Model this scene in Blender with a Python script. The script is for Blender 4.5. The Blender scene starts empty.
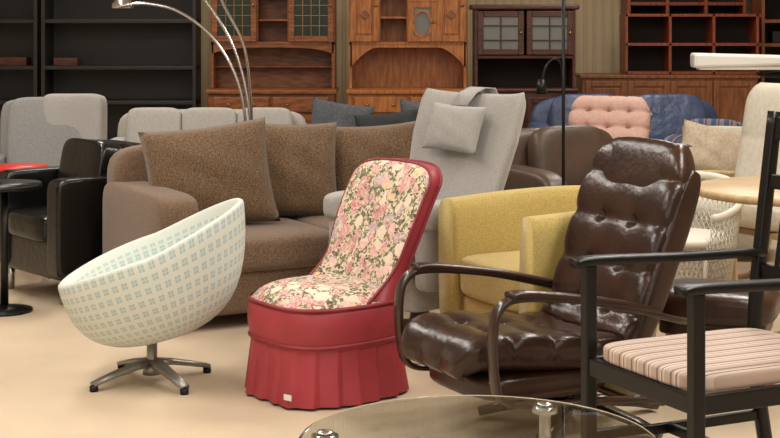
import bpy, bmesh, math, random
from mathutils import Vector, Matrix, Euler
random.seed(4)
R=math.radians
scene=bpy.context.scene
scene.view_settings.view_transform='Standard'

# ------------------------------------------------------------ materials
def lin(c):
    o=[]
    for v in c:
        v=v/255.0
        o.append(v/12.92 if v<=0.04045 else ((v+0.055)/1.055)**2.4)
    return (o[0],o[1],o[2],1)
def base(name):
    m=bpy.data.materials.new(name); m.use_nodes=True
    nt=m.node_tree; b=nt.nodes['Principled BSDF']
    return m,nt,b
def M(name,col,rough=.6,metal=0,noise=0,scale=8,stretch=(1,1,1),bump=0,bscale=150,col2=None,detail=4,sheen=0,coat=0,bdist=.01,spec=None):
    m,nt,b=base(name)
    b.inputs['Base Color'].default_value=lin(col)
    b.inputs['Roughness'].default_value=rough
    b.inputs['Metallic'].default_value=metal
    if sheen: b.inputs['Sheen Weight'].default_value=sheen
    if coat: b.inputs['Coat Weight'].default_value=coat
    if spec is not None: b.inputs['Specular IOR Level'].default_value=spec
    tc=nt.nodes.new('ShaderNodeTexCoord')
    mp=nt.nodes.new('ShaderNodeMapping'); mp.inputs['Scale'].default_value=stretch
    nt.links.new(tc.outputs['Object'],mp.inputs['Vector'])
    if noise or col2:
        n=nt.nodes.new('ShaderNodeTexNoise'); n.inputs['Scale'].default_value=scale; n.inputs['Detail'].default_value=detail
        nt.links.new(mp.outputs[0],n.inputs['Vector'])
        cr=nt.nodes.new('ShaderNodeValToRGB')
        cr.color_ramp.elements[0].position=.36; cr.color_ramp.elements[1].position=.64
        c2=col2 if col2 else tuple(v*(1-noise) for v in col)
        cr.color_ramp.elements[0].color=lin(c2); cr.color_ramp.elements[1].color=lin(col)
        nt.links.new(n.outputs['Fac'],cr.inputs['Fac']); nt.links.new(cr.outputs['Color'],b.inputs['Base Color'])
    if bump:
        n=nt.nodes.new('ShaderNodeTexNoise'); n.inputs['Scale'].default_value=bscale; n.inputs['Detail'].default_value=3
        nt.links.new(tc.outputs['Object'],n.inputs['Vector'])
        bp=nt.nodes.new('ShaderNodeBump'); bp.inputs['Strength'].default_value=bump; bp.inputs['Distance'].default_value=bdist
        nt.links.new(n.outputs['Fac'],bp.inputs['Height']); nt.links.new(bp.outputs['Normal'],b.inputs['Normal'])
    return m
def math_node(nt,op,a,b=None,c=None):
    n=nt.nodes.new('ShaderNodeMath'); n.operation=op
    for i,v in enumerate((a,b,c)):
        if v is None: continue
        if isinstance(v,(int,float)): n.inputs[i].default_value=v
        else: nt.links.new(v,n.inputs[i])
    return n.outputs[0]
def mix(nt,f,a,b):
    n=nt.nodes.new('ShaderNodeMix'); n.data_type='RGBA'
    nt.links.new(f,n.inputs[0])
    for i,v in ((6,a),(7,b)):
        if isinstance(v,tuple): n.inputs[i].default_value=v
        else: nt.links.new(v,n.inputs[i])
    return n.outputs[2]
def floral():
    m,nt,b=base('floral_fabric')
    b.inputs['Roughness'].default_value=.75
    tc=nt.nodes.new('ShaderNodeTexCoord')
    nz=nt.nodes.new('ShaderNodeTexNoise'); nz.inputs['Scale'].default_value=24
    nt.links.new(tc.outputs['Object'],nz.inputs['Vector'])
    vm=nt.nodes.new('ShaderNodeVectorMath'); vm.operation='MULTIPLY_ADD'
    nt.links.new(nz.outputs['Color'],vm.inputs[0]); vm.inputs[1].default_value=(.05,.05,.05); nt.links.new(tc.outputs['Object'],vm.inputs[2])
    v=nt.nodes.new('ShaderNodeTexVoronoi'); v.inputs['Scale'].default_value=20
    nt.links.new(vm.outputs[0],v.inputs['Vector'])
    sep=nt.nodes.new('ShaderNodeSeparateColor'); nt.links.new(v.outputs['Color'],sep.inputs[0])
    cr=nt.nodes.new('ShaderNodeValToRGB'); cr.color_ramp.interpolation='CONSTANT'
    e=cr.color_ramp.elements
    e[0].color=lin((188,72,92)); e[1].position=.18; e[1].color=lin((222,160,156))
    for p,c in ((.32,(150,34,60)),(.46,(150,112,136)),(.58,(208,104,112)),(.7,(188,58,78)),(.80,(218,186,116)),(.86,(228,208,182))):
        x=e.new(p); x.color=lin(c)
    nt.links.new(sep.outputs[0],cr.inputs['Fac'])
    v2=nt.nodes.new('ShaderNodeTexVoronoi'); v2.inputs['Scale'].default_value=80
    nt.links.new(vm.outputs[0],v2.inputs['Vector'])
    petal=math_node(nt,'MULTIPLY',v2.outputs['Distance'],.85)
    fl=mix(nt,petal,cr.outputs['Color'],lin((242,226,210)))
    n2=nt.nodes.new('ShaderNodeTexNoise'); n2.inputs['Scale'].default_value=64; n2.inputs['Detail'].default_value=3
    nt.links.new(tc.outputs['Object'],n2.inputs['Vector'])
    leaf=math_node(nt,'GREATER_THAN',n2.outputs['Fac'],.52)
    bg=mix(nt,leaf,lin((222,208,180)),lin((128,126,92)))
    n3=nt.nodes.new('ShaderNodeTexNoise'); n3.inputs['Scale'].default_value=90
    nt.links.new(tc.outputs['Object'],n3.inputs['Vector'])
    dk=math_node(nt,'GREATER_THAN',n3.outputs['Fac'],.58)
    bg=mix(nt,dk,bg,lin((100,74,72)))
    mask=math_node(nt,'LESS_THAN',v.outputs['Distance'],.5)
    c=mix(nt,mask,bg,fl)
    nt.links.new(c,b.inputs['Base Color'])
    return m
def mint():
    m,nt,b=base('mint_pattern_fabric'); b.inputs['Roughness'].default_value=.7
    tc=nt.nodes.new('ShaderNodeTexCoord'); sx=nt.nodes.new('ShaderNodeSeparateXYZ')
    nt.links.new(tc.outputs['UV'],sx.inputs[0])
    def cell(o,off):
        f=math_node(nt,'FRACT',math_node(nt,'ADD',o,off)); return math_node(nt,'ABSOLUTE',math_node(nt,'SUBTRACT',f,.5))
    a=cell(sx.outputs[0],0); c=cell(sx.outputs[1],0)
    mx=math_node(nt,'MAXIMUM',a,c)
    sq=math_node(nt,'LESS_THAN',mx,.28)
    mn=math_node(nt,'MINIMUM',a,c)
    cross=math_node(nt,'LESS_THAN',mn,.06)
    dot=math_node(nt,'MULTIPLY',sq,math_node(nt,'SUBTRACT',.62,math_node(nt,'MULTIPLY',cross,.35)))
    out=math_node(nt,'GREATER_THAN',sx.outputs[1],0.01)
    dot=math_node(nt,'MULTIPLY',dot,out)
    col=mix(nt,dot,lin((214,220,212)),lin((132,172,184)))
    nt.links.new(col,b.inputs['Base Color'])
    return m
def stripes(name,c1,c2,c3,scale,axis=0):
    m,nt,b=base(name); b.inputs['Roughness'].default_value=.8
    tc=nt.nodes.new('ShaderNodeTexCoord'); sx=nt.nodes.new('ShaderNodeSeparateXYZ')
    nt.links.new(tc.outputs['Object'],sx.inputs[0])
    f=math_node(nt,'FRACT',math_node(nt,'MULTIPLY',math_node(nt,'ADD',sx.outputs[axis],10),scale))
    cr=nt.nodes.new('ShaderNodeValToRGB'); cr.color_ramp.interpolation='CONSTANT'; e=cr.color_ramp.elements
    e[0].color=lin(c1); e[1].position=.3; e[1].color=lin(c2)
    for p,c in ((.42,c1),(.55,c3),(.68,c2),(.76,c3),(.9,c1)):
        x=e.new(p); x.color=lin(c)
    nt.links.new(f,cr.inputs['Fac']); nt.links.new(cr.outputs['Color'],b.inputs['Base Color'])
    return m
def glassm(name,col,rough=0.0,ior=1.45):
    m,nt,b=base(name); b.inputs['Base Color'].default_value=lin(col); b.inputs['Roughness'].default_value=rough
    b.inputs['Transmission Weight'].default_value=1; b.inputs['IOR'].default_value=ior
    return m

FLOOR=M('floor_carpet',(212,192,166),.75,noise=.05,scale=2.2,detail=8,bump=.15,bscale=120,bdist=.004,spec=.25)
WALL=M('wall_paint',(200,178,142),.8)
WALLD=M('wall_plain',(174,160,138),.85)
CEIL=M('ceiling_paint',(215,210,200),.9)
FLORAL=floral(); MINT=mint()
REDV=M('red_vinyl',(168,56,66),.5,noise=.08,scale=6,bump=.12,bscale=260,bdist=.003)
REDD=M('red_piping',(138,38,50),.5)
CORD=M('brown_corduroy',(130,104,82),.95,noise=.30,scale=190,sheen=.2,bump=.6,bscale=170,bdist=.005,detail=2)
CORDC=M('brown_cushion_fabric',(128,100,72),.95,noise=.38,scale=170,sheen=.2,bump=.6,bscale=160,bdist=.005,detail=2)
BLKL=M('black_leather',(16,16,16),.24,bump=.3,bscale=24,bdist=.008)
BRNL=M('dark_brown_leather',(60,37,27),.28,noise=.3,scale=7,bump=.3,bscale=40,bdist=.006)
BRNL2=M('mid_brown_leather',(88,68,55),.4,noise=.15,scale=7,bump=.25,bscale=40,bdist=.006)
BLUEL=M('blue_leather',(80,94,128),.38,noise=.2,scale=6,bump=.5,bscale=12,bdist=.03)
GREYF=M('light_grey_fabric',(172,169,166),.9,noise=.07,scale=120,sheen=.2)
GREYF2=M('grey_fabric',(150,149,148),.9,noise=.08,scale=120)
WHITEF=M('offwhite_fabric',(190,185,179),.9,noise=.05,scale=60)
DKGREY=M('charcoal_fabric',(54,56,60),.9,noise=.15,scale=60)
DKGREY2=M('slate_fabric',(92,96,102),.9,noise=.15,scale=60)
YEL=M('yellow_fabric',(200,176,104),.9,noise=.12,scale=160,sheen=.25,bump=.4,bscale=180,bdist=.004)
CREAM=M('cream_fabric',(208,200,184),.85,noise=.05,scale=40)
PINK=M('pink_beige_fabric',(218,178,164),.85,noise=.06,scale=50)
BENT=M('dark_bentwood',(54,33,25),.3,coat=.3,noise=.2,scale=6,stretch=(2,2,14))
BLKW=M('black_lacquer_wood',(14,13,13),.35,spec=.35)
BLKS=M('black_shelf',(28,24,21),.5)
BLKM=M('black_metal',(18,18,18),.4,metal=.3)
CHROME=M('chrome',(205,205,205),.2,metal=1)
ALU=M('brushed_aluminium',(150,148,144),.38,metal=.8)
WOODA=M('walnut_wood',(152,90,46),.42,col2=(108,60,28),scale=5,stretch=(2,4,9))
WOODB=M('oak_orange_wood',(184,116,58),.42,col2=(148,86,38),scale=5,stretch=(8,4,1.5))
WOODC=M('cherry_dark_wood',(90,45,29),.4,col2=(60,30,20),scale=5,stretch=(2,4,9))
WOODD=M('mahogany_wood',(156,76,42),.4,col2=(116,52,30),scale=5,stretch=(8,4,2))
WOODS=M('sideboard_wood',(152,94,52),.42,col2=(114,66,35),scale=4,stretch=(9,4,1.5))
WOODL=M('light_oak',(204,176,134),.4,col2=(184,154,112),scale=4,stretch=(2,14,2))
BRASS=M('brass',(170,130,70),.3,metal=1)
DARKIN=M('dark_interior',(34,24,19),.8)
LEAD=M('leaded_green_glass',(40,50,40),.3,spec=.3)
PANE=M('cabinet_glass_pane',(116,116,110),.25,spec=.4)
GLASS=glassm('table_glass',(244,251,248))
RED=M('red_paint',(196,52,40),.4)
WHITEP=M('white_paint',(222,220,214),.4)
WICK=M('white_wicker',(220,214,200),.7)
STRIPE=stripes('striped_seat_fabric',(190,168,154),(132,106,98),(212,196,182),17,0)
BSTRIPE=stripes('blue_stripe_fabric',(66,82,108),(160,116,108),(116,126,146),12,0)
PAPER=M('paper',(235,232,224),.8)

# ------------------------------------------------------------ geometry helpers
def link(o): scene.collection.objects.link(o)
def group(name,x,y,rz=0,z=0):
    e=bpy.data.objects.new(name,None); e.location=(x,y,z); e.rotation_euler[2]=R(rz); e.empty_display_size=.1; link(e); return e
def mk(name,bm,mats,par=None,loc=(0,0,0),rot=(0,0,0),smooth=True,norm=True):
    if norm: bmesh.ops.recalc_face_normals(bm,faces=bm.faces)
    me=bpy.data.meshes.new(name); bm.to_mesh(me); bm.free()
    for m in (mats if isinstance(mats,(list,tuple)) else [mats]): me.materials.append(m)
    if smooth: me.polygons.foreach_set('use_smooth',[True]*len(me.polygons))
    o=bpy.data.objects.new(name,me); o.location=loc; o.rotation_euler=[R(a) for a in rot]
    if par: o.parent=par
    link(o); return o
def box(name,par,size,loc,mat,rot=(0,0,0),bev=.004,fn=None,seg=2):
    bm=bmesh.new(); bmesh.ops.create_cube(bm,size=1)
    for v in bm.verts: v.co=Vector((v.co.x*size[0],v.co.y*size[1],v.co.z*size[2]))
    if fn:
        for v in bm.verts: v.co=fn(v.co)
    if bev: bmesh.ops.bevel(bm,geom=list(bm.edges),offset=min(bev,min(size)*.4),segments=seg,profile=.5,affect='EDGES')
    return mk(name,bm,mat,par,loc,rot,smooth=False)
def bx(par,name,x0,x1,y0,y1,z0,z1,mat,bev=.003):
    return box(name,par,(x1-x0,y1-y0,z1-z0),((x0+x1)/2,(y0+y1)/2,(z0+z1)/2),mat,bev=bev)
def sbox(name,par,size,loc,mat,rot=(0,0,0),n=9,cuts=14,fn=None):
    bm=bmesh.new(); bmesh.ops.create_cube(bm,size=2)
    bmesh.ops.subdivide_edges(bm,edges=bm.edges[:],cuts=cuts,use_grid_fill=True)
    for v in bm.verts:
        c=v.co
        c=Vector([math.sin(a*math.pi/2) for a in c])
        k=(abs(c.x)**n+abs(c.y)**n+abs(c.z)**n)**(-1.0/n)
        c=c*k
        if fn: c=fn(c)
        v.co=Vector((c.x*size[0]/2,c.y*size[1]/2,c.z*size[2]/2))
    return mk(name,bm,mat,par,loc,rot)
def pillow(name,par,w,h,t,loc,mat,rot=(0,0,0),N=18,wr=.012):
    bm=bmesh.new(); g={}
    ph=random.random()*6
    for s in (1,-1):
        for i in range(N+1):
            for j in range(N+1):
                u=-1+2*i/N; v=-1+2*j/N
                if s==-1 and (i in(0,N) or j in(0,N)): g[s,i,j]=g[1,i,j]; continue
                th=t/2*((1-u*u)*(1-v*v))**.42
                px=w/2*u*(1-.07*(1-v*v)); pz=h/2*v*(1-.07*(1-u*u))
                wv=wr*math.sin(7*u+3*v+ph)*math.sin(5*v-2*u+ph)*(1-u*u)*(1-v*v)
                g[s,i,j]=bm.verts.new((px,-s*th+ -s*wv,pz))
    for s in (1,-1):
        for i in range(N):
            for j in range(N):
                q=[g[s,i,j],g[s,i+1,j],g[s,i+1,j+1],g[s,i,j+1]]
                bm.faces.new(q if s==1 else q[::-1])
    return mk(name,bm,mat,par,loc,rot)
def catm(pts,k=8,closed=False):
    P=[Vector(p) for p in pts]; n=len(P); out=[]
    rng=n if closed else n-1
    for i in range(rng):
        if closed: a,b,c,d=P[(i-1)%n],P[i],P[(i+1)%n],P[(i+2)%n]
        else: a,b,c,d=P[max(i-1,0)],P[i],P[i+1],P[min(i+2,n-1)]
        for j in range(k):
            t=j/k
            out.append(.5*((2*b)+(c-a)*t+(2*a-5*b+4*c-d)*t*t+(3*b-a-3*c+d)*t**3))
    if not closed: out.append(P[-1].copy())
    return out
def sweep(name,par,pts,sec,normal,mat,closed=False,smooth=True,loc=(0,0,0),rot=(0,0,0),scale=None):
    N=Vector(normal).normalized() if normal else None
    bm=bmesh.new(); rings=[]; n=len(pts)
    prev=None
    for i,p in enumerate(pts):
        if closed: t=(pts[(i+1)%n]-pts[(i-1)%n]).normalized()
        else: t=(pts[min(i+1,n-1)]-pts[max(i-1,0)]).normalized()
        if N is not None: a=(N-t*N.dot(t)).normalized()
        else:
            if prev is None:
                r=Vector((0,0,1)) if abs(t.z)<.9 else Vector((1,0,0)); a=(r-t*r.dot(t)).normalized()
            else: a=(prev-t*prev.dot(t)).normalized()
            prev=a
        b=t.cross(a)
        sc=scale(i/(n-1)) if scale else 1
        rings.append([bm.verts.new(p+a*(s[0]*sc)+b*(s[1]*sc)) for s in sec])
    m=len(sec)
    for i in range(n if closed else n-1):
        A=rings[i]; B=rings[(i+1)%n]
        for j in range(m): bm.faces.new([A[j],A[(j+1)%m],B[(j+1)%m],B[j]])
    if not closed: bm.faces.new(rings[0]); bm.faces.new(rings[-1][::-1])
    return mk(name,bm,mat,par,loc,rot,smooth)
def circ(r,n=10,ry=None):
    ry=ry or r
    return [(r*math.cos(2*math.pi*i/n),ry*math.sin(2*math.pi*i/n)) for i in range(n)]
def rrect(a,b,p=5,n=28):
    o=[]
    for i in range(n):
        t=2*math.pi*i/n; c,s=math.cos(t),math.sin(t); k=(abs(c)**p+abs(s)**p)**(-1/p)
        o.append((a*c*k,b*s*k))
    return o
def tube(name,par,pts,r,mat,k=6,closed=False,n=10,scale=None):
    return sweep(name,par,catm(pts,k,closed) if k>1 else [Vector(p) for p in pts],circ(r,n),None,mat,closed,scale=scale)
def lathe(name,par,prof,mat,seg=40,loc=(0,0,0),rot=(0,0,0),fn=None,smooth=True,uv=None):
    bm=bmesh.new(); rings=[]
    for r,z in prof:
        if r<1e-5: rings.append([bm.verts.new((0,0,z))])
        else: rings.append([bm.verts.new((r*math.cos(2*math.pi*i/seg),r*math.sin(2*math.pi*i/seg),z)) for i in range(seg)])
    uvl=bm.loops.layers.uv.new('UVMap') if uv else None
    for k in range(len(prof)-1):
        A,B=rings[k],rings[k+1]
        for i in range(seg):
            j=(i+1)%seg
            if len(A)==1 and len(B)==1: continue
            if len(A)==1: q=[A[0],B[j],B[i]]; us=[(i+.5,k),(i+1,k+1),(i,k+1)]
            elif len(B)==1: q=[A[i],A[j],B[0]]; us=[(i,k),(i+1,k),(i+.5,k+1)]
            else: q=[A[i],A[j],B[j],B[i]]; us=[(i,k),(i+1,k),(i+1,k+1),(i,k+1)]
            f=bm.faces.new(q)
            if uv:
                for l,w in zip(f.loops,us): l[uvl].uv=uv(w[0]/seg,w[1])
    if fn:
        for v in bm.verts: v.co=fn(v.co)
    return mk(name,bm,mat,par,loc,rot,smooth)
def slab(name,par,F,B,nu,nv,mF,mB,loc=(0,0,0),rot=(0,0,0)):
    bm=bmesh.new(); g={}
    for s,fn in ((0,F),(1,B)):
        for i in range(nu+1):
            for j in range(nv+1): g[s,i,j]=bm.verts.new(fn(-1+2*i/nu,j/nv))
    for s in (0,1):
        for i in range(nu):
            for j in range(nv):
                q=[g[s,i,j],g[s,i+1,j],g[s,i+1,j+1],g[s,i,j+1]]
                f=bm.faces.new(q if s==0 else q[::-1]); f.material_index=s
    per=[(i,0) for i in range(nu)]+[(nu,j) for j in range(nv)]+[(i,nv) for i in range(nu,0,-1)]+[(0,j) for j in range(nv,0,-1)]
    for k in range(len(per)):
        a=per[k]; b=per[(k+1)%len(per)]
        f=bm.faces.new([g[0,a[0],a[1]],g[1,a[0],a[1]],g[1,b[0],b[1]],g[0,b[0],b[1]]]); f.material_index=1
    return mk(name,bm,[mF,mB],par,loc,rot)
def padpath(name,par,yz,wf,th,mF,mB,rows=0,cols=0,tuft=.02,back=.02,nu=32,nv=64,wing=None,x0=0):
    P=catm([(0,a,b) for a,b in yz],12); n=len(P)-1
    L=[0]
    for i in range(n): L.append(L[-1]+(P[i+1]-P[i]).length)
    def at(v):
        d=v*L[-1]
        for i in range(n):
            if L[i+1]>=d-1e-9:
                k=(d-L[i])/max(L[i+1]-L[i],1e-9); p=P[i].lerp(P[i+1],k)
                a=P[max(i-1,0)]; b=P[min(i+2,n)]; t=(b-a).normalized(); return p,Vector((0,-t.z,t.y))
        return P[-1],Vector((0,-1,0))
    def edge(u,v):
        return max(0,(1-abs(u)**7))**.5*max(0,(1-abs(2*v-1)**(14)))**.5
    def F(u,v):
        p,nn=at(v); w=wf(v)/2
        h=th*(.35+.65*edge(u,v))
        if rows:
            cu=abs(math.sin(math.pi*cols*(u+1)/2)) if cols else 1
            cv=abs(math.sin(math.pi*rows*v))
            h-=tuft*(1-min(1,cv*1.0)**.45)*(.45+.55*(1-cu)) 
            h-=tuft*.8*max(0,1-(cv**2+cu**2)*6) if cols else 0
        q=p+nn*h+Vector((x0+w*u,0,0))
        if wing: q+=nn*wing(u,v)
        return q
    def B(u,v):
        p,nn=at(v); w=wf(v)/2*.97
        q=p-nn*back*(edge(u,v))+Vector((x0+w*u,0,0))
        if wing: q+=nn*wing(u,v)
        return q
    return slab(name,par,F,B,nu,nv,mF,mB)

# ------------------------------------------------------------ room shell
def shell(name,x0,x1,y0,y1,z0,z1,mat): 
    o=bx(None,name,x0,x1,y0,y1,z0,z1,mat,bev=0); return o
X0,X1,Y0,Y1,H=-4.2,4.8,-3.0,13.5,3.3
shell('floor',X0,X1,Y0,Y1,-.1,0,FLOOR)
shell('ceiling',X0,X1,Y0,Y1,H,H+.1,CEIL)
shell('wall_left',X0-.1,X0,Y0,Y1,0,H,WALLD)
shell('wall_right',X1,X1+.1,Y0,Y1,0,H,WALLD)
shell('wall_front',X0,X1,Y0-.1,Y0,0,H,WALLD)
shell('wall_back',X0,X1,Y1,Y1+.1,0,H,WALL)
g=group('trim_1',0,13.49)
for i in range(0,110): bx(g,'rib',-4.1+i*.08,-4.085+i*.08,-.01,0.005,.1,H-.05,WALL,bev=.002)
shell('baseboard_back',X0,X1,Y1-.02,Y1,0,.1,WOODD)

# ------------------------------------------------------------ generic sofa / armchair
def sofa(name,x,y,rz,w,d,sh,ah,bh,aw,ns,mat,bt=.2,leg=.08,legm=BLKW,n=9,cush=None,bcush=True,cmat=None,seat_t=.16,bc_n=6):
    g=group(name,x,y,rz); cmat=cmat or mat
    iw=w-2*aw
    sbox('base',g,(w-.03,d-.04,sh-seat_t-leg+.04),(0,0,(leg+sh-seat_t)/2+.01),mat,n=14)
    sbox('back',g,(w-.06,bt,bh-leg-.05),(0,d/2-bt/2,(bh+leg)/2+.02),mat,rot=(-4,0,0),n=n)
    for s in (-1,1): sbox('arm',g,(aw,d,ah-leg),(s*(w/2-aw/2),0,(ah+leg)/2),mat,n=n)
    cw=iw/ns
    for i in range(ns):
        cx=-iw/2+cw*(i+.5)
        sbox('seat_cushion',g,(cw*1.0,d-bt+.02,seat_t),(cx,-bt/2-.01,sh-seat_t/2),cmat,n=bc_n)
        if bcush: sbox('back_cushion',g,(cw*1.0,.16,bh-sh+.03),(cx,d/2-bt-.07,(bh+sh)/2+.0),cmat,rot=(-10,0,0),n=bc_n)
    for sx in (-1,1):
        for sy in (-1,1):
            lathe('leg',g,[(0,0),(.018,0),(.024,leg+.02),(0,leg+.02)],legm,seg=12,loc=(sx*(w/2-.06),sy*(d/2-.06),0))
    return g

# ============================================================ HERO: red slipper chair
g=group('slipper_chair',-.235,5.5,-54)
hw,hd=.24,.255
def outline(t,off=0):
    p=3.0
    c,s=math.cos(t),math.sin(t); k=(abs(c)**p+abs(s)**p)**(-1/p)
    x=(hw+off)*c*k; y=(hd+off)*s*k
    if s>0: x*=1-.06*s
    return x,y
def ringmesh(name,prof,mat,N=240,wave=None,cap=False):
    bm=bmesh.new(); rings=[]
    for k,(off,z) in enumerate(prof):
        rr=[]
        for i in range(N):
            t=2*math.pi*i/N; o=off+(wave(t,z) if wave else 0)
            x,y=outline(t,o); rr.append(bm.verts.new((x,y,z)))
        rings.append(rr)
    for k in range(len(prof)-1):
        for i in range(N): bm.faces.new([rings[k][i],rings[k][(i+1)%N],rings[k+1][(i+1)%N],rings[k+1][i]])
    if cap: bm.faces.new(rings[-1]); bm.faces.new(rings[0][::-1])
    return mk(name,bm,mat,g)
rp=[random.random()*6 for _ in range(4)]
def ruff(t,z):
    k=max(0,(.215-z)/.2)
    a=(t*20/(2*math.pi)+.12*math.sin(2*t+rp[0]))%1
    # flat pleat: broad flat face then a sharp fold back
    w=(a/.78)*1.0 if a<.78 else (1-(a-.78)/.22)
    return (.25+.75*k)*(.016*(w-.5))+k*.006*math.sin(7*t+rp[2])+.002*k
ringmesh('skirt',[(-.006+.020*((.215-z)/.2),z) for z in [.215,.2,.18,.15,.12,.09,.06,.035,.01]],REDV,N=480,wave=ruff)
ringmesh('seat_band',[(-.03,.12),(-.01,.19),(-.002,.205),(.006,.24),(.01,.28),(.006,.325),(-.005,.345)],REDV,cap=True)
ringmesh('skirt_piping',[(-.003,.205),(.006,.209),(.008,.214),(.006,.219),(-.003,.223)],REDD)
ringmesh('seat_piping',[(.0,.338),(.007,.341),(.009,.345),(.007,.349),(.0,.352)],REDD)
def dome(): 
    bm=bmesh.new(); N=72; K=10; rings=[]
    for k in range(K+1):
        q=1-k/K; rr=[]
        for i in range(N):
            x,y=outline(2*math.pi*i/N,-.002); z=.345+.065*(1-q**4)**.8
            z+=-.012*math.exp(-((x*q)**2+(y*q)**2)/.008)
            rr.append(bm.verts.new((x*max(q,.001),y*max(q,.001),z)))
        rings.append(rr)
    for k in range(K):
        for i in range(N): bm.faces.new([rings[k][i],rings[k][(i+1)%N],rings[k+1][(i+1)%N],rings[k+1][i]])
    mk('seat_cushion',bm,FLORAL,g)
dome()
def bhw(v):
    w=.20+.045*math.sin(min(v/.75,1)*math.pi*.5)
    if v<.3: w+=.03*(1-v/.3)**2
    if v>.86: w*=1-.17*((v-.86)/.14)**2.6
    return w
def bc(v): return .15+.13*v+.06*v*v
def bz(u,v): return .34+ (.485)*v-.02*(abs(u)**4)*v**3
def bF(u,v):
    wing=.03*u*u*(1-.3*v)+ (.11*(abs(u)**5)*(1-v/.35)**2 if v<.35 else 0)
    b=.028*(max(0,1-u**6)*max(0,1-abs(2*v-1)**10))**.5
    for (tu,tv) in ((-.45,.35),(.45,.35),(0,.52),(-.45,.7),(.45,.7)):
        b-=.014*math.exp(-((u-tu)**2/.02+(v-tv)**2/.006))
    return Vector((bhw(v)*u,bc(v)-wing-b,bz(u,v)))
def bB(u,v):
    wing=.03*u*u*(1-.3*v)
    b=.055+.012*max(0,1-u**4)
    return Vector((bhw(v)*u*.97,bc(v)-wing+b,bz(u,v)-.004))
slab('back',g,bF,bB,32,32,FLORAL,REDV)
for nm,fn,yo in (('back_piping',bF,0),('back_piping',bB,0)):
    pts=[]
    for j in range(0,25): pts.append(fn(-1,j/24))
    for i in range(1,16): pts.append(fn(-1+2*i/16,1))
    for j in range(24,-1,-1): pts.append(fn(1,j/24))
    sweep(nm,g,pts,circ(.006,8),None,REDD)
box('price_tag',g,(.035,.002,.02),(.17,-.272,.05),PAPER,rot=(0,0,14),bev=0)
for sx in(-1,1):
    for sy in(-1,1): box('foot',g,(.035,.035,.13),(sx*.17,sy*.17,.065),BENT)

# ============================================================ swivel tub chair
g=group('swivel_tub_chair',-.895,5.64,-84)
prof=[];uvv=[]
Rr,Dd=.365,.30
K=24
arc=0; last=None
for k in range(K+1):
    a=math.pi/2*k/K; p=(Rr*math.sin(a)**.70 if k else 0,-Dd*(max(0,math.cos(a))**.70) if k<K else 0)
    if last: arc+=math.hypot(p[0]-last[0],p[1]-last[1])
    last=p; prof.append(p); uvv.append(.3+arc/.036)
for a in (30,70,110,150): 
    prof.append((Rr-.016+.016*math.cos(R(a)),.016*math.sin(R(a)))); uvv.append(-1)
ins=[(Rr-.04,-.03),(Rr-.05,-.08),(Rr-.08,-.13),(Rr-.13,-.16),(Rr-.25,-.17),(0,-.17)]
arc=0
for p in ins: 
    arc+=1.3; prof.append(p); uvv.append(arc)
tilt=R(17)
def tub(c):
    x,y,z=c
    t=max(0,min(1,(z+Dd)/Dd))
    r=math.hypot(x,y); 
    if y>0: y*=1-.24*(1-t)**1.1
    if r>.2:
        side=(x/r)**2; back=max(0,c[1]/r)
        k=min(1,(r-.2)/.15)
        z+= (.03*side*t**2 + .095*back**1.3*t*t)*k
        y+= .02*back*t*t*k
    x*=.94
    x*=1-.10*(1-t)
    y2=y*math.cos(tilt)-z*math.sin(tilt); z2=y*math.sin(tilt)+z*math.cos(tilt)
    return Vector((x,y2+.004,z2+.468))
lathe('shell',g,prof,MINT,seg=80,fn=tub,uv=lambda a,k:(a*60,uvv[k]))
sbox('seat_pad',g,(.46,.42,.1),(0,.02,.345),M('mint_plain',(216,224,212),.75),rot=(16,0,0),n=3)
lathe('column',g,[(0,.03),(.035,.03),(.03,.06),(.02,.07),(.02,.15),(.09,.185),(.0,.19)],ALU,seg=24)
for i in range(4):
    a=R(32+90*i)
    dx,dy=math.cos(a),math.sin(a)
    pts=[Vector((dx*r,dy*r,z)) for r,z in ((.01,.075),(.08,.066),(.16,.048),(.245,.026))]
    sweep('base_leg_%d'%(i+1),g,pts,rrect(.011,.024,4,16),(0,0,1),ALU,scale=lambda t:1.25-.5*t)
    lathe('glide',g,[(0,0),(.016,0),(.016,.02),(0,.02)],BLKM,seg=14,loc=(dx*.24,dy*.24,0))

# ============================================================ brown sofa
g=sofa('brown_sofa',-.42,7.20,28,1.74,.88,.41,.60,.775,.2,2,CORD,bt=.2,leg=.07,legm=BENT,bcush=False,n=8,seat_t=.17)
pillow('scatter_cushion',g,.60,.50,.22,(-.48,-.01,.632),CORDC,rot=(-16,-6,-14))
pillow('scatter_cushion',g,.48,.48,.2,(.0,.13,.63),CORDC,rot=(-14,2,-10))
pillow('scatter_cushion',g,.50,.46,.2,(.46,.14,.615),CORDC,rot=(-14,-2,-12))
box('wooden_foot',g,(.09,.06,.07),(-.8,-.4,.035),WOODB,bev=.01)

# ============================================================ black leather armchair
g=sofa('black_leather_armchair',-1.55,7.55,-50,.68,.62,.42,.60,.74,.13,1,BLKL,bt=.2,leg=.12,legm=CHROME,n=12,seat_t=.14)

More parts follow.
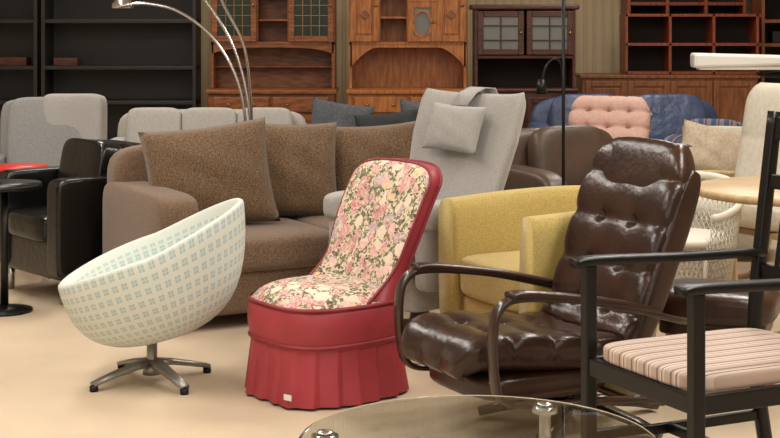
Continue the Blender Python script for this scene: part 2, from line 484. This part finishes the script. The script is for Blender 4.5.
# ============================================================ light recliner (grey high back)
g=group('grey_highback_recliner',.13,6.52,-46)
sbox('base',g,(.44,.5,.16),(0,0,.22),GREYF,n=10)
padpath('back',g,[(.18,.3),(.22,.5),(.30,.75),(.37,.95),(.40,1.02)],lambda v:.48+.14*min(1,v*1.4)-(.03*max(0,(v-.9)/.1)**2),.06,GREYF,GREYF,back=.05,wing=lambda u,v:.04*abs(u)**4)
sbox('seat_cushion',g,(.44,.58,.15),(0,-.10,.37),GREYF,n=6)
for s in(-1,1):
    sbox('arm',g,(.11,.48,.12),(s*.265,-.06,.55),GREYF,n=5)
    sbox('arm_panel',g,(.07,.44,.3),(s*.265,-.05,.39),GREYF,n=9)
pillow('head_pillow',g,.33,.22,.09,(0.0,.215,.88),GREYF,rot=(-18,2,0),wr=.004)
sweep('pillow_strap',g,[Vector(p) for p in ((0,.245,.98),(0,.31,1.035),(0,.37,1.055),(0,.435,1.05),(0,.46,1.01),(0,.45,.93))],[(-.05,-.003),(.05,-.003),(.05,.003),(-.05,.003)],(1,0,0),GREYF)
lathe('swivel_base',g,[(0,0),(.22,0),(.22,.02),(.05,.04),(.03,.15),(0,.15)],ALU)

# ============================================================ yellow tub chair
g=group('yellow_tub_chair',.66,5.90,-64)
U=[]
for p in [(-.3,-.33),(-.315,-.15),(-.31,.02),(-.27,.17),(-.17,.28),(0,.32),(.17,.28),(.27,.17),(.31,.02),(.315,-.15),(.3,-.33)]: U.append((p[0],p[1],.375))
pts=catm(U,6)
o=sweep('tub_shell',g,pts,rrect(.295,.06,4,32),(0,0,1),YEL)
for v in o.data.vertices:
    k=max(0,min(1,(v.co.y+.33)/.6)); t=(v.co.z-.08)/.6
    if t>.3: v.co.z+= -.03*(1-k)*t + .005*k*t
    f=1+.05*t
    v.co.x*=f; v.co.y*= (f if v.co.y>0 else 1)
sbox('seat_cushion',g,(.52,.56,.17),(0,-.05,.345),YEL,n=7)
sbox('base',g,(.54,.54,.2),(0,-.03,.17),YEL,n=12)
for sx in(-1,1):
    for sy in(-1,1): box('leg',g,(.04,.04,.09),(sx*.22,sy*.22,.045),BENT)

# ============================================================ leather recliner with bentwood arms
g=group('leather_recliner',.63,5.06,-62)
def rw(v):
    w=.50+.03*v
    if v<.12: w*=.72+.28*math.sin(v/.12*math.pi/2)
    if v>.88: w*=1-.34*((v-.88)/.12)**2
    return w
padpath('seat_and_back',g,[(-.54,.235),(-.52,.265),(-.44,.29),(-.2,.265),(0.0,.25),(.09,.30),(.15,.42),(.20,.56),(.26,.71),(.32,.84),(.36,.93)],rw,.085,BRNL,BRNL,rows=9,cols=3,tuft=.03,back=.045,nu=48,nv=110,
   wing=lambda u,v:.03*abs(u)**3)
sbox('headrest',g,(.46,.08,.22),(0,.27,.845),BRNL,rot=(-23,0,0),n=3.4)
sbox('seat_underside',g,(.44,.5,.1),(0,-.24,.2),BRNL,n=5)
for s in (-1,1):
    sbox('back_roll',g,(.05,.09,.6),(s*.245,.19,.58),BRNL,rot=(-23,0,0),n=3.2)
    path=catm([(s*.3,.14,.13),(s*.3,-.1,.155),(s*.3,-.40,.17),(s*.3,-.49,.2),(s*.3,-.515,.28),(s*.3,-.52,.40),(s*.3,-.50,.475),(s*.3,-.43,.505),(s*.3,-.2,.48),(s*.3,.0,.435),(s*.3,.18,.385),(s*.27,.24,.37)],7)
    sweep('arm_loop',g,path,rrect(.021,.0105,4,16),(1,0,0),BENT)
    ap=catm([(s*.3,-.46,.518),(s*.3,-.38,.516),(s*.3,-.1,.470),(s*.3,.1,.421)],6)
    sweep('arm_pad',g,ap,rrect(.030,.012,3,16),(1,0,0),BRNL)
lathe('column',g,[(0,.05),(.05,.05),(.035,.08),(.03,.2),(.12,.21),(0,.21)],BLKM,seg=20)
box('cross_bar',g,(.62,.06,.025),(0,.02,.145),BENT,bev=.008)
for i in range(5):
    a=R(18+72*i); dx,dy=math.cos(a),math.sin(a)
    sweep('base_leg_%d'%(i+1),g,[Vector((dx*r,dy*r,z)) for r,z in ((.0,.075),(.12,.065),(.24,.045),(.33,.022))],rrect(.018,.028,4,16),(0,0,1),BENT,scale=lambda t:1.1-.3*t)

# ============================================================ black wooden armchair (right foreground)
g=group('wooden_armchair',0,0,0)
g.location=(.57,4.3,0); g.rotation_euler[2]=math.atan2(-.9,.43)
W,Dp=.5,.6
for i,x in enumerate((0,W)):
    box('front_leg_%d'%(i+1),g,(.036,.036,.66),(x,0,.33),BLKW,bev=.005)
    pts=[Vector((x,Dp+.05,0)),Vector((x,Dp,.3)),Vector((x,Dp,.5)),Vector((x,Dp+.03,.75)),Vector((x,Dp+.075,1.08))]
    sweep('rear_post_%d'%(i+1),g,catm(pts,5),rrect(.016,.02,6,16),(1,0,0),BLKW,smooth=True)
    ap=catm([(x,-.05,.665),(x,.02,.67),(x,.3,.66),(x,Dp+.02,.655)],6)
    sweep('arm_%d'%(i+1),g,ap,rrect(.028,.013,5,16),(1,0,0),BLKW)
    box('side_rail_%d'%(i+1),g,(.025,Dp,.05),(x,Dp/2,.37),BLKW)
    box('side_stretcher_%d'%(i+1),g,(.02,Dp,.03),(x,Dp/2,.16),BLKW)
box('front_rail',g,(W,.025,.05),(W/2,0,.37),BLKW)
box('rear_rail',g,(W,.025,.05),(W/2,Dp,.37),BLKW)
box('front_stretcher',g,(W,.02,.03),(W/2,.28,.16),BLKW)
box('back_top_rail',g,(W,.022,.07),(W/2,Dp+.068,1.03),BLKW,rot=(-8,0,0))
box('back_mid_rail',g,(W,.018,.045),(W/2,Dp+.045,.87),BLKW,rot=(-8,0,0))
box('back_low_rail',g,(W,.018,.045),(W/2,Dp+.012,.60),BLKW)
for i in range(5): box('back_spindle',g,(.014,.014,.42),(W*(i+1)/6,Dp+.04,.80),BLKW,rot=(-9,0,0))
sbox('seat_cushion',g,(W-.03,Dp-.02,.055),(W/2,Dp/2-.01,.415),STRIPE,n=7)

# ============================================================ glass coffee table
g=group('glass_coffee_table',.19,3.22)
lathe('glass_top',g,[(0,.45),(.382,.45),(.388,.453),(.388,.457),(.382,.46),(0,.46)],GLASS,seg=96,smooth=False)
for i,a in enumerate((59,172,292)):
    dx,dy=.335*math.cos(R(a)),.335*math.sin(R(a))
    lathe('leg_%d'%(i+1),g,[(0,0),(.022,0),(.022,.015),(.014,.02),(.014,.43),(.03,.436),(.03,.449),(0,.449)],CHROME,seg=24,loc=(dx,dy,0))
    lathe('leg_cap',g,[(0,.4605),(.02,.4605),(.018,.465),(0,.466)],CHROME,seg=24,loc=(dx,dy,0))
g2=[Vector((.335*math.cos(R(a)),.335*math.sin(R(a)),.13)) for a in range(0,360,10)]
sweep('ring_stretcher',g,g2,circ(.008,8),None,CHROME,closed=True)

# ============================================================ left side small things
g=group('round_side_table',-1.80,7.00)
lathe('top',g,[(0,.575),(.17,.575),(.175,.585),(.17,.6),(0,.6)],BLKW,seg=48)
lathe('pedestal',g,[(0,.02),(.02,.02),(.018,.3),(.018,.575),(0,.575)],BLKM,seg=16)
lathe('foot_disc',g,[(0,0),(.13,0),(.13,.012),(.03,.03),(0,.03)],BLKM,seg=40)
g=group('folding_stool',-1.97,7.95,10)
lathe('seat',g,[(0,.56),(.15,.56),(.156,.575),(.15,.59),(0,.59)],RED,seg=40)
for s in(-1,1):
    tube('leg',g,[(-.17,s*.12,.01),(.12,s*.1,.56)],.010,WHITEP,k=1)
    tube('leg',g,[(.17,s*.14,.01),(-.12,s*.12,.56)],.010,WHITEP,k=1)
for x,z in((-.14,.07),(.14,.07),(-.09,.17),(.09,.17)): tube('rung',g,[(x,-.13,z),(x,.13,z)],.009,RED,k=1)

# mid-ground seating
g=sofa('grey_armchair',-2.02,8.75,3,.68,.8,.42,.56,.885,.1,1,GREYF2,bt=.16,leg=.1,legm=BLKW,n=9)
sbox('throw_blanket',g,(.36,.30,.46),(.14,.25,.685),GREYF,rot=(-5,0,0),n=9)
sofa('offwhite_sofa',-1.22,10.0,0,1.36,.85,.42,.56,.75,.12,3,WHITEF,bt=.2,leg=.08,n=7)
g=sofa('charcoal_sofa',.04,9.35,0,1.05,.85,.42,.56,.72,.1,2,DKGREY,bt=.18,leg=.08,n=7)
pillow('scatter_cushion',g,.40,.38,.14,(-.36,.10,.66),DKGREY2,rot=(-14,9,0))
pillow('scatter_cushion',g,.40,.34,.16,(-.05,.02,.62),DKGREY,rot=(-16,-6,0))
pillow('scatter_cushion',g,.42,.36,.14,(.22,.10,.67),DKGREY2,rot=(-14,4,0))
sofa('brown_leather_armchair',1.02,8.05,20,.80,.8,.42,.58,.77,.17,1,BRNL2,bt=.2,leg=.06,n=5,bc_n=4)
g=sofa('blue_leather_sofa',1.72,10.7,0,1.45,.85,.44,.62,.81,.16,2,BLUEL,bt=.2,leg=.06,n=5,bc_n=4)

g=group('pink_tufted_chair',1.26,8.98,-22)
padpath('seat_and_back',g,[(-.3,.40),(-.28,.42),(-.1,.41),(.08,.42),(.16,.52),(.22,.7),(.27,.86),(.28,.89)],lambda v:.46+.06*v-(.14*max(0,(v-.85)/.15)**2),.08,PINK,WHITEF,rows=9,cols=4,tuft=.045,back=.05,nu=48,nv=90)
for s in(-1,1): sbox('arm',g,(.06,.45,.2),(s*.24,-.02,.50),WHITEF,n=4)
for sx in(-1,1):
    for sy in(-1,1): tube('leg',g,[(sx*.2,sy*.18,.0),(sx*.15,sy*.15,.4)],.012,CHROME,k=1)
sofa('striped_armchair',2.10,9.80,-20,.62,.7,.42,.60,.69,.14,1,BSTRIPE,bt=.18,leg=.06,n=4)
g=sofa('cream_armchair',1.93,8.72,-12,.56,.62,.42,.56,.72,.09,1,CREAM,bt=.15,leg=.06,n=4)
pillow('scatter_cushion',g,.40,.30,.16,(-.05,-.02,.60),M('beige_cushion_fabric',(202,184,160),.9,noise=.1,scale=60),rot=(-20,12,0))

g=group('cream_highback_chair',1.87,7.6,-62)
padpath('seat_and_back',g,[(-.42,.38),(-.38,.41),(-.2,.38),(0,.34),(.08,.42),(.13,.6),(.18,.85),(.21,1.0),(.215,1.03)],lambda v:.54-(.12*max(0,(v-.9)/.1)**2),.08,CREAM,CREAM,rows=4,cols=0,tuft=.015,back=.04)
for s in(-1,1):
    sweep('side_frame',g,catm([(s*.28,.3,.02),(s*.28,-.3,.02),(s*.28,-.4,.1),(s*.28,-.38,.5),(s*.28,-.2,.57),(s*.28,.15,.55)],6),rrect(.02,.01,4,14),(1,0,0),WOODL)
box('cross_bar',g,(.56,.04,.03),(0,-.1,.3),WOODL); box('cross_bar',g,(.56,.05,.03),(0,.2,.02),WOODL)
for s in(-1,1): box('strut',g,(.02,.03,.3),(s*.27,-.1,.16),WOODL)

g=group('round_wooden_table',1.64,5.95)
lathe('top',g,[(0,.665),(.42,.665),(.43,.672),(.43,.69),(.42,.697),(0,.697)],WOODL,seg=64)
lathe('pedestal',g,[(0,.05),(.06,.05),(.04,.15),(.035,.4),(.06,.6),(.1,.665),(0,.665)],WOODL,seg=28)
for i in range(4):
    a=R(20+90*i); dx,dy=math.cos(a),math.sin(a)
    sweep('foot_%d'%(i+1),g,[Vector((dx*r,dy*r,z)) for r,z in ((0,.09),(.12,.085),(.24,.05),(.3,.025))],rrect(.022,.02,4,14),(0,0,1),WOODL)

# wicker armchair: open weave tub
g=group('wicker_armchair',1.33,6.92,-35)
def wickshell(name,a0,a1,z0,z1,r0,r1,nu,nv,topf,th=.007):
    def P(i,j):
        a=R(a0+(a1-a0)*i/nu); v=j/nv; r=r0+(r1-r0)*v; zt=topf(i/nu)
        return Vector((r*math.cos(a),r*math.sin(a),z0+(zt-z0)*v))
    bm=bmesh.new()
    g_={}
    for i in range(nu+1):
        for j in range(nv+1): g_[i,j]=bm.verts.new(P(i,j))
    for i in range(nu):
        for j in range(nv): bm.faces.new([g_[i,j],g_[i+1,j],g_[i+1,j+1],g_[i,j+1]])
    bmesh.ops.poke(bm,faces=bm.faces[:])
    o=mk(name,bm,WICK,g)
    m=o.modifiers.new('weave','WIREFRAME'); m.thickness=th; m.use_even_offset=False
    rim=[P(i,nv) for i in range(nu+1)]
    tube(name+'_rim',g,rim,.017,WICK,k=2); tube(name+'_foot',g,[P(i,0) for i in range(nu+1)],.013,WICK,k=2)
topf=lambda t: .48+.14*math.sin(math.pi*t)**1.5
wickshell('back_weave',-35,215,.05,.66,.22,.29,44,11,topf)
wickshell('front_skirt',-145,-35,.05,.36,.22,.24,18,6,lambda t:.36)
lathe('seat',g,[(0,.34),(.23,.34),(.235,.36),(.22,.375),(0,.38)],WICK,seg=36)
for a in (-145,-35,45,135):
    x,y=.225*math.cos(R(a)),.225*math.sin(R(a)); tube('leg',g,[(x,y,0),(x,y,.36)],.014,WICK,k=1)

g=group('leather_footstool',1.18,5.42,-20)
sbox('cushion',g,(.44,.38,.13),(0,0,.34),BRNL,n=4)
sbox('cushion_base',g,(.38,.32,.06),(0,0,.27),BRNL,n=8)
for s in(-1,1):
    sweep('bent_foot',g,catm([(s*.17,-.2,.012),(s*.17,-.1,.03),(s*.16,0,.24),(s*.17,.1,.03),(s*.17,.2,.012)],6),rrect(.018,.009,4,12),(1,0,0),WOODB)

# ============================================================ lamps
g=group('arc_floor_lamp',-.79,8.25)
lathe('base',g,[(0,0),(.17,0),(.17,.03),(.03,.05),(0,.05)],CHROME,seg=40)
S=[[(0,0,.04),(.0,0,.5),(-.01,0,.85),(-.07,0,1.08),(-.2,0,1.28),(-.38,0,1.41),(-.55,0,1.45),(-.66,0,1.445)],
   [(.02,0.02,.04),(.03,0.02,.5),(.015,.02,.85),(-.05,.03,1.15),(-.17,.05,1.38),(-.34,.08,1.58),(-.6,.12,1.72),(-.9,.15,1.72),(-1.05,.16,1.6)],
   [(-.0,-.02,.04),(.015,-.02,.5),(.03,-.03,.85),(-.0,-.08,1.2),(-.10,-.12,1.42),(-.2,-.2,1.65),(-.32,-.35,1.9),(-.5,-.5,2.0),(-.62,-.6,1.88)]]
for p in S:
    tube('arc_arm',g,p,.0085,CHROME,k=8,n=10)
    e=p[-1]
    lathe('shade',g,[(0,.05),(.02,.05),(.045,.035),(.06,.01),(.06,-.01),(.054,-.01),(.04,.02),(0,.035)],CHROME,seg=28,loc=(e[0]-.02,e[1],e[2]-.01))
g=group('black_floor_lamp',.85,7.35)
lathe('base',g,[(0,0),(.13,0),(.13,.02),(.02,.035),(0,.035)],BLKM,seg=32)
tube('pole',g,[(0,0,.03),(0,0,1.75)],.0085,BLKM,k=1)
tube('side_arm',g,[(0,0,1.02),(-.01,-.0,1.14),(-.05,-.02,1.17),(-.09,-.03,1.13),(-.11,-.03,1.05)],.006,BLKM)
lathe('side_shade',g,[(0,.05),(.018,.05),(.03,-.02),(.026,-.02),(.014,.04),(0,.04)],BLKM,seg=20,loc=(-.11,-.03,1.02))
lathe('top_shade',g,[(0,1.74),(.03,1.75),(.15,1.82),(.145,1.825),(.02,1.76),(0,1.76)],BLKM,seg=32)
g=group('white_reading_lamp',1.92,8.0,0)
box('lamp_head',g,(.62,.12,.08),(.0,0,1.145),WHITEP,bev=.015,fn=lambda c:Vector((c.x,c.y,c.z*(1 if c.x<0 else .6))))
box('diffuser',g,(.56,.08,.02),(0,0,1.105),PAPER)
tube('arm',g,[(.28,0,1.11),(.05,.02,1.07),(.33,.05,1.03),(.38,.06,.9),(.38,.06,.03)],.008,BLKM,k=6)
lathe('base',g,[(0,0),(.12,0),(.12,.025),(0,.03)],WHITEP,seg=30,loc=(.38,.06,0))

# ============================================================ storage furniture along the back
def bookshelf(name,x0,x1,yf,d,z1,shelves,mat,cols=1,backm=None,z0=0,t=.03):
    g=group(name,(x0+x1)/2,yf+d/2); w=x1-x0
    for i in range(cols+1):
        x=-w/2+t/2+(w-t)*i/cols; box('upright_%d'%(i+1),g,(t,d,z1-z0),(x,0,(z0+z1)/2),mat)
    for z in [z0+.05]+list(shelves)+[z1-t/2]: box('shelf_board',g,(w,d-.01,t),(0,0,z),mat)
    box('back_panel',g,(w-.01,.012,z1-z0-.02),(0,d/2-.006,(z0+z1)/2),backm or mat)
    return g
def jars(g,x0,x1,z,mats,n,y=-.02):
    for i in range(n):
        x=x0+(x1-x0)*(i+.5)/n; h=.05+random.random()*.06; w=(x1-x0)/n*.75
        box('stored_item',g,(w,.15,h),(x,y,z+h/2),random.choice(mats),bev=.004)
g=bookshelf('black_bookshelf',-2.70,-1.50,11.6,.32,2.0,(.4,.72,.99,1.35,1.68),BLKS)
jars(g,-.55,-.3,1.005,[WOODC,PAPER,BLKM],1)
g=bookshelf('black_bookshelf',-3.62,-2.73,11.6,.32,2.0,(.4,.72,.99,1.35,1.68),BLKS)
jars(g,.1,.38,1.005,[WOODC,WALLD],1)

def knob(g,x,y,z,m=BRASS): 
    bm=bmesh.new(); bmesh.ops.create_uvsphere(bm,u_segments=10,v_segments=8,radius=.013); mk('knob',bm,m,g,(x,y,z))
def door(g,x0,x1,z0,z1,y,mat,pane=None,lead=False,arch=False):
    st=.045; t=.02
    w=x1-x0; h=z1-z0; cx=(x0+x1)/2; cz=(z0+z1)/2
    box('door_stile',g,(st,t,h),(x0+st/2,y,cz),mat); box('door_stile',g,(st,t,h),(x1-st/2,y,cz),mat)
    box('door_rail',g,(w-2*st,t,st),(cx,y,z0+st/2),mat); box('door_rail',g,(w-2*st,t,st),(cx,y,z1-st/2),mat)
    if pane: box('door_pane',g,(w-2*st,.006,h-2*st),(cx,y+.004,cz),pane,bev=0)
    else: box('door_panel',g,(w-2*st-.03,.012,h-2*st-.03),(cx,y,cz),mat,bev=.008)
    if not pane: box('door_field',g,(w-2*st,.006,h-2*st),(cx,y+.006,cz),mat,bev=0)
    if lead:
        for k in (-1,0,1): box('came',g,(.004,.008,h-2*st),(cx+k*(w-2*st)/4,y-.001,cz),BRASS,bev=0)
        for k in range(1,6): box('came',g,(w-2*st,.008,.004),(cx,y-.001,z0+st+(h-2*st)*k/6),BRASS,bev=0)
    if arch:
        pts=[Vector((cx+(w/2-st)*math.cos(R(a)),y-.004,z1-st-.11+.09*math.sin(R(a)))) for a in range(0,181,15)]
        sweep('arch_trim',g,pts,[(-.01,-.01),(.01,-.01),(.01,.012),(-.01,.012)],(0,1,0),mat,smooth=False)
        pts=[Vector((cx+(w/2-st)*math.cos(R(a)),y-.004,z0+st+.09-.09*math.sin(R(a)))) for a in range(0,181,15)]
        sweep('arch_trim',g,pts,[(-.01,-.01),(.01,-.01),(.01,.012),(-.01,.012)],(0,1,0),mat,smooth=False)
    knob(g,x1-.025,y-.02,cz)
def hutch(name,x0,x1,yf,mat,style):
    g=group(name,(x0+x1)/2,yf); w=x1-x0; h=w/2
    bx(g,'lower_case',-h+.02,h-.02,.03,.48,.06,.79,mat)
    bx(g,'plinth',-h+.03,h-.03,.05,.46,0,.06,mat)
    bx(g,'counter',-h,h,0,.5,.79,.825,mat,bev=.01)
    n=2
    for i in range(n):
        a=-h+.05+(w-.1)*i/n; b=-h+.05+(w-.1)*(i+1)/n
        bx(g,'drawer',a+.012,b-.012,.005,.03,.65,.77,mat,bev=.008)
        knob(g,(a+b)/2-.1,-.006,.71); knob(g,(a+b)/2+.1,-.006,.71)
        door(g,a+.012,b-.012,.1,.63,.02,mat)
    yu=.2
    for s in(-1,1): bx(g,'side_panel',*( (-h+.02,-h+.045) if s<0 else (h-.045,h-.02)),yu,.48,.825,1.78,mat)
    bx(g,'back_panel',-h+.03,h-.03,.465,.48,.82,1.78,mat)
    bx(g,'upper_floor',-h+.02,h-.02,yu,.48,1.165,1.19,mat)
    bx(g,'cornice',-h-.02,h+.02,yu-.03,.5,1.78,1.84,mat,bev=.015)
    N=24; bm=bmesh.new(); top=[];bot=[]
    for i in range(N+1):
        x=-h+.03+(w-.06)*i/N; u=abs(-1+2*i/N); z=1.165-.02-(.05*u**4 if style=='lead' else .16*max(0,(u-.55)/.45)**1.6)
        for L,zz in((top,1.17),(bot,z)): L.append((bm.verts.new((x,yu,zz)),bm.verts.new((x,yu+.018,zz))))
    for i in range(N):
        for k in (0,1): bm.faces.new([top[i][k],top[i+1][k],bot[i+1][k],bot[i][k]])
        bm.faces.new([bot[i][0],bot[i+1][0],bot[i+1][1],bot[i][1]]); bm.faces.new([top[i][0],top[i+1][0],top[i+1][1],top[i][1]])
    mk('valance',bm,mat,g,smooth=False)
    if style=='lead':
        bx(g,'mid_shelf',-h+.02,h-.02,yu+.12,.48,.985,1.0,mat)
        dw=.35
        door(g,-h+.03,-h+.03+dw,1.19,1.76,yu-.01,mat,LEAD,True); door(g,h-.03-dw,h-.03,1.19,1.76,yu-.01,mat,LEAD,True)
        for x in(-h+.03+dw,h-.03-dw): bx(g,'divider',x-.01,x+.01,yu,.47,1.19,1.77,mat)
        for z in(1.35,1.55): bx(g,'centre_shelf',-h+.04+dw,h-.04-dw,yu+.03,.47,z,z+.018,mat)
    else:
        q=(w-.06)/4
        xs=[-h+.03+q*i for i in range(5)]
        door(g,xs[0],xs[1],1.19,1.76,yu-.01,mat)
        door(g,xs[2],xs[3],1.19,1.50,yu-.01,mat,PANE,arch=True); door(g,xs[3],xs[4],1.19,1.76,yu-.01,mat)
        door(g,xs[2],xs[3],1.50,1.76,yu-.01,mat)
        for i in(1,2): bx(g,'divider',xs[i]-.01,xs[i]+.01,yu,.47,1.19,1.77,mat)
        for z in(1.37,1.57): bx(g,'open_shelf',xs[1],xs[2],yu+.03,.47,z,z+.018,mat)
        for a,b in((xs[0],xs[1]),(xs[3],xs[4])):
            box('diamond_relief',g,(.06,.012,.06),((a+b)/2,yu-.022,1.40),WOODA,rot=(0,45,0),bev=.004)
    return g
hutch('display_hutch',-1.42,-.41,11.5,WOODA,'lead')
hutch('display_hutch',-.34,.62,11.5,WOODB,'panel')

g=group('glazed_cabinet',1.05,11.6)
bx(g,'lower_case',-.40,.40,.02,.42,.0,.8,WOODC); bx(g,'counter',-.41,.41,0,.44,.8,.83,WOODC,bev=.01)
for s in(-1,1): bx(g,'side_panel',s*.38-.012,s*.38+.012,.05,.4,.83,1.46,WOODC)
bx(g,'back_panel',-.38,.38,.39,.41,.82,1.46,DARKIN)
bx(g,'upper_floor',-.38,.38,.05,.4,1.06,1.085,WOODC); bx(g,'cornice',-.42,.42,.02,.43,1.44,1.48,WOODC,bev=.012)
for a,b in((-.37,-.01),(.01,.37)):
    door(g,a,b,1.09,1.43,.04,WOODC,PANE)
    for k in(1,2): bx(g,'glazing_bar',a+.04,b-.04,.03,.05,1.09+.34*k/3-.005,1.09+.34*k/3+.005,WOODC)
    bx(g,'glazing_bar',(a+b)/2-.005,(a+b)/2+.005,.03,.05,1.12,1.4,WOODC)
    door(g,a,b,.1,.76,.01,WOODC)

g=group('sideboard',2.30,12.3)
bx(g,'case',-.72,.72,.02,.45,.08,.88,WOODS); bx(g,'top',-.74,.74,0,.47,.88,.91,WOODS,bev=.006); bx(g,'plinth',-.7,.7,.04,.44,0,.08,WOODC)
for i in range(4): door(g,-.7+.35*i+.006,-.7+.35*(i+1)-.006,.12,.86,.01,WOODS)
g=group('open_cube_shelf',2.50,12.36,z=.911)
for i in range(4): bx(g,'upright',-.55+i*.36-.012,-.55+i*.36+.012,0,.3,0,.5,WOODD)
for z in(0,.235,.476): bx(g,'shelf_board',-.56,.56,0,.3,z,z+.024,WOODD)
bx(g,'back_panel',-.55,.55,.29,.3,0,.5,DARKIN)
g=bookshelf('wooden_bookcase',3.12,4.1,12.6,.35,1.95,(.4,.8,1.15,1.35,1.65),WOODS,cols=2,backm=DARKIN)
jars(g,-.4,.4,1.165,[WOODD,BLKS,PAPER],4)
g=bookshelf('tall_dark_bookcase',2.05,3.08,12.95,.3,2.1,(.4,.8,1.2,1.5,1.8),WOODD,cols=3,backm=DARKIN)

# ============================================================ lights
def area(name,loc,sx,sy,p,col,rot=(0,0,0)):
    l=bpy.data.lights.new(name,'AREA'); l.shape='RECTANGLE'; l.size=sx; l.size_y=sy; l.energy=p; l.color=col
    o=bpy.data.objects.new(name,l); o.location=loc; o.rotation_euler=[R(a) for a in rot]; link(o)
WARM=(1,.955,.885)
k=0
for x in(-2,1.8):
    for y,p in((1.2,50),(4.2,72),(7.2,58),(10.4,42)):
        k+=1; area('ceiling_light_%d'%k,(x,y,3.2),.5,1.8,p,WARM)
area('front_fill_light',(.8,-2.6,2.0),5,2.0,58,(1,.98,.96),(80,0,0))  # added soft fill behind the camera; the front wall has no window opening
w=bpy.data.worlds.new('world'); w.use_nodes=True; w.node_tree.nodes['Background'].inputs[0].default_value=(1,.95,.88,1); w.node_tree.nodes['Background'].inputs[1].default_value=.25
scene.world=w

# ============================================================ camera
cam=bpy.data.cameras.new('camera'); cam.sensor_width=36; cam.lens=1500/780*36; cam.shift_y=-199/780
co=bpy.data.objects.new('camera',cam); co.location=(0,0,1.36); co.rotation_euler=(R(90),0,0); link(co)
scene.camera=co
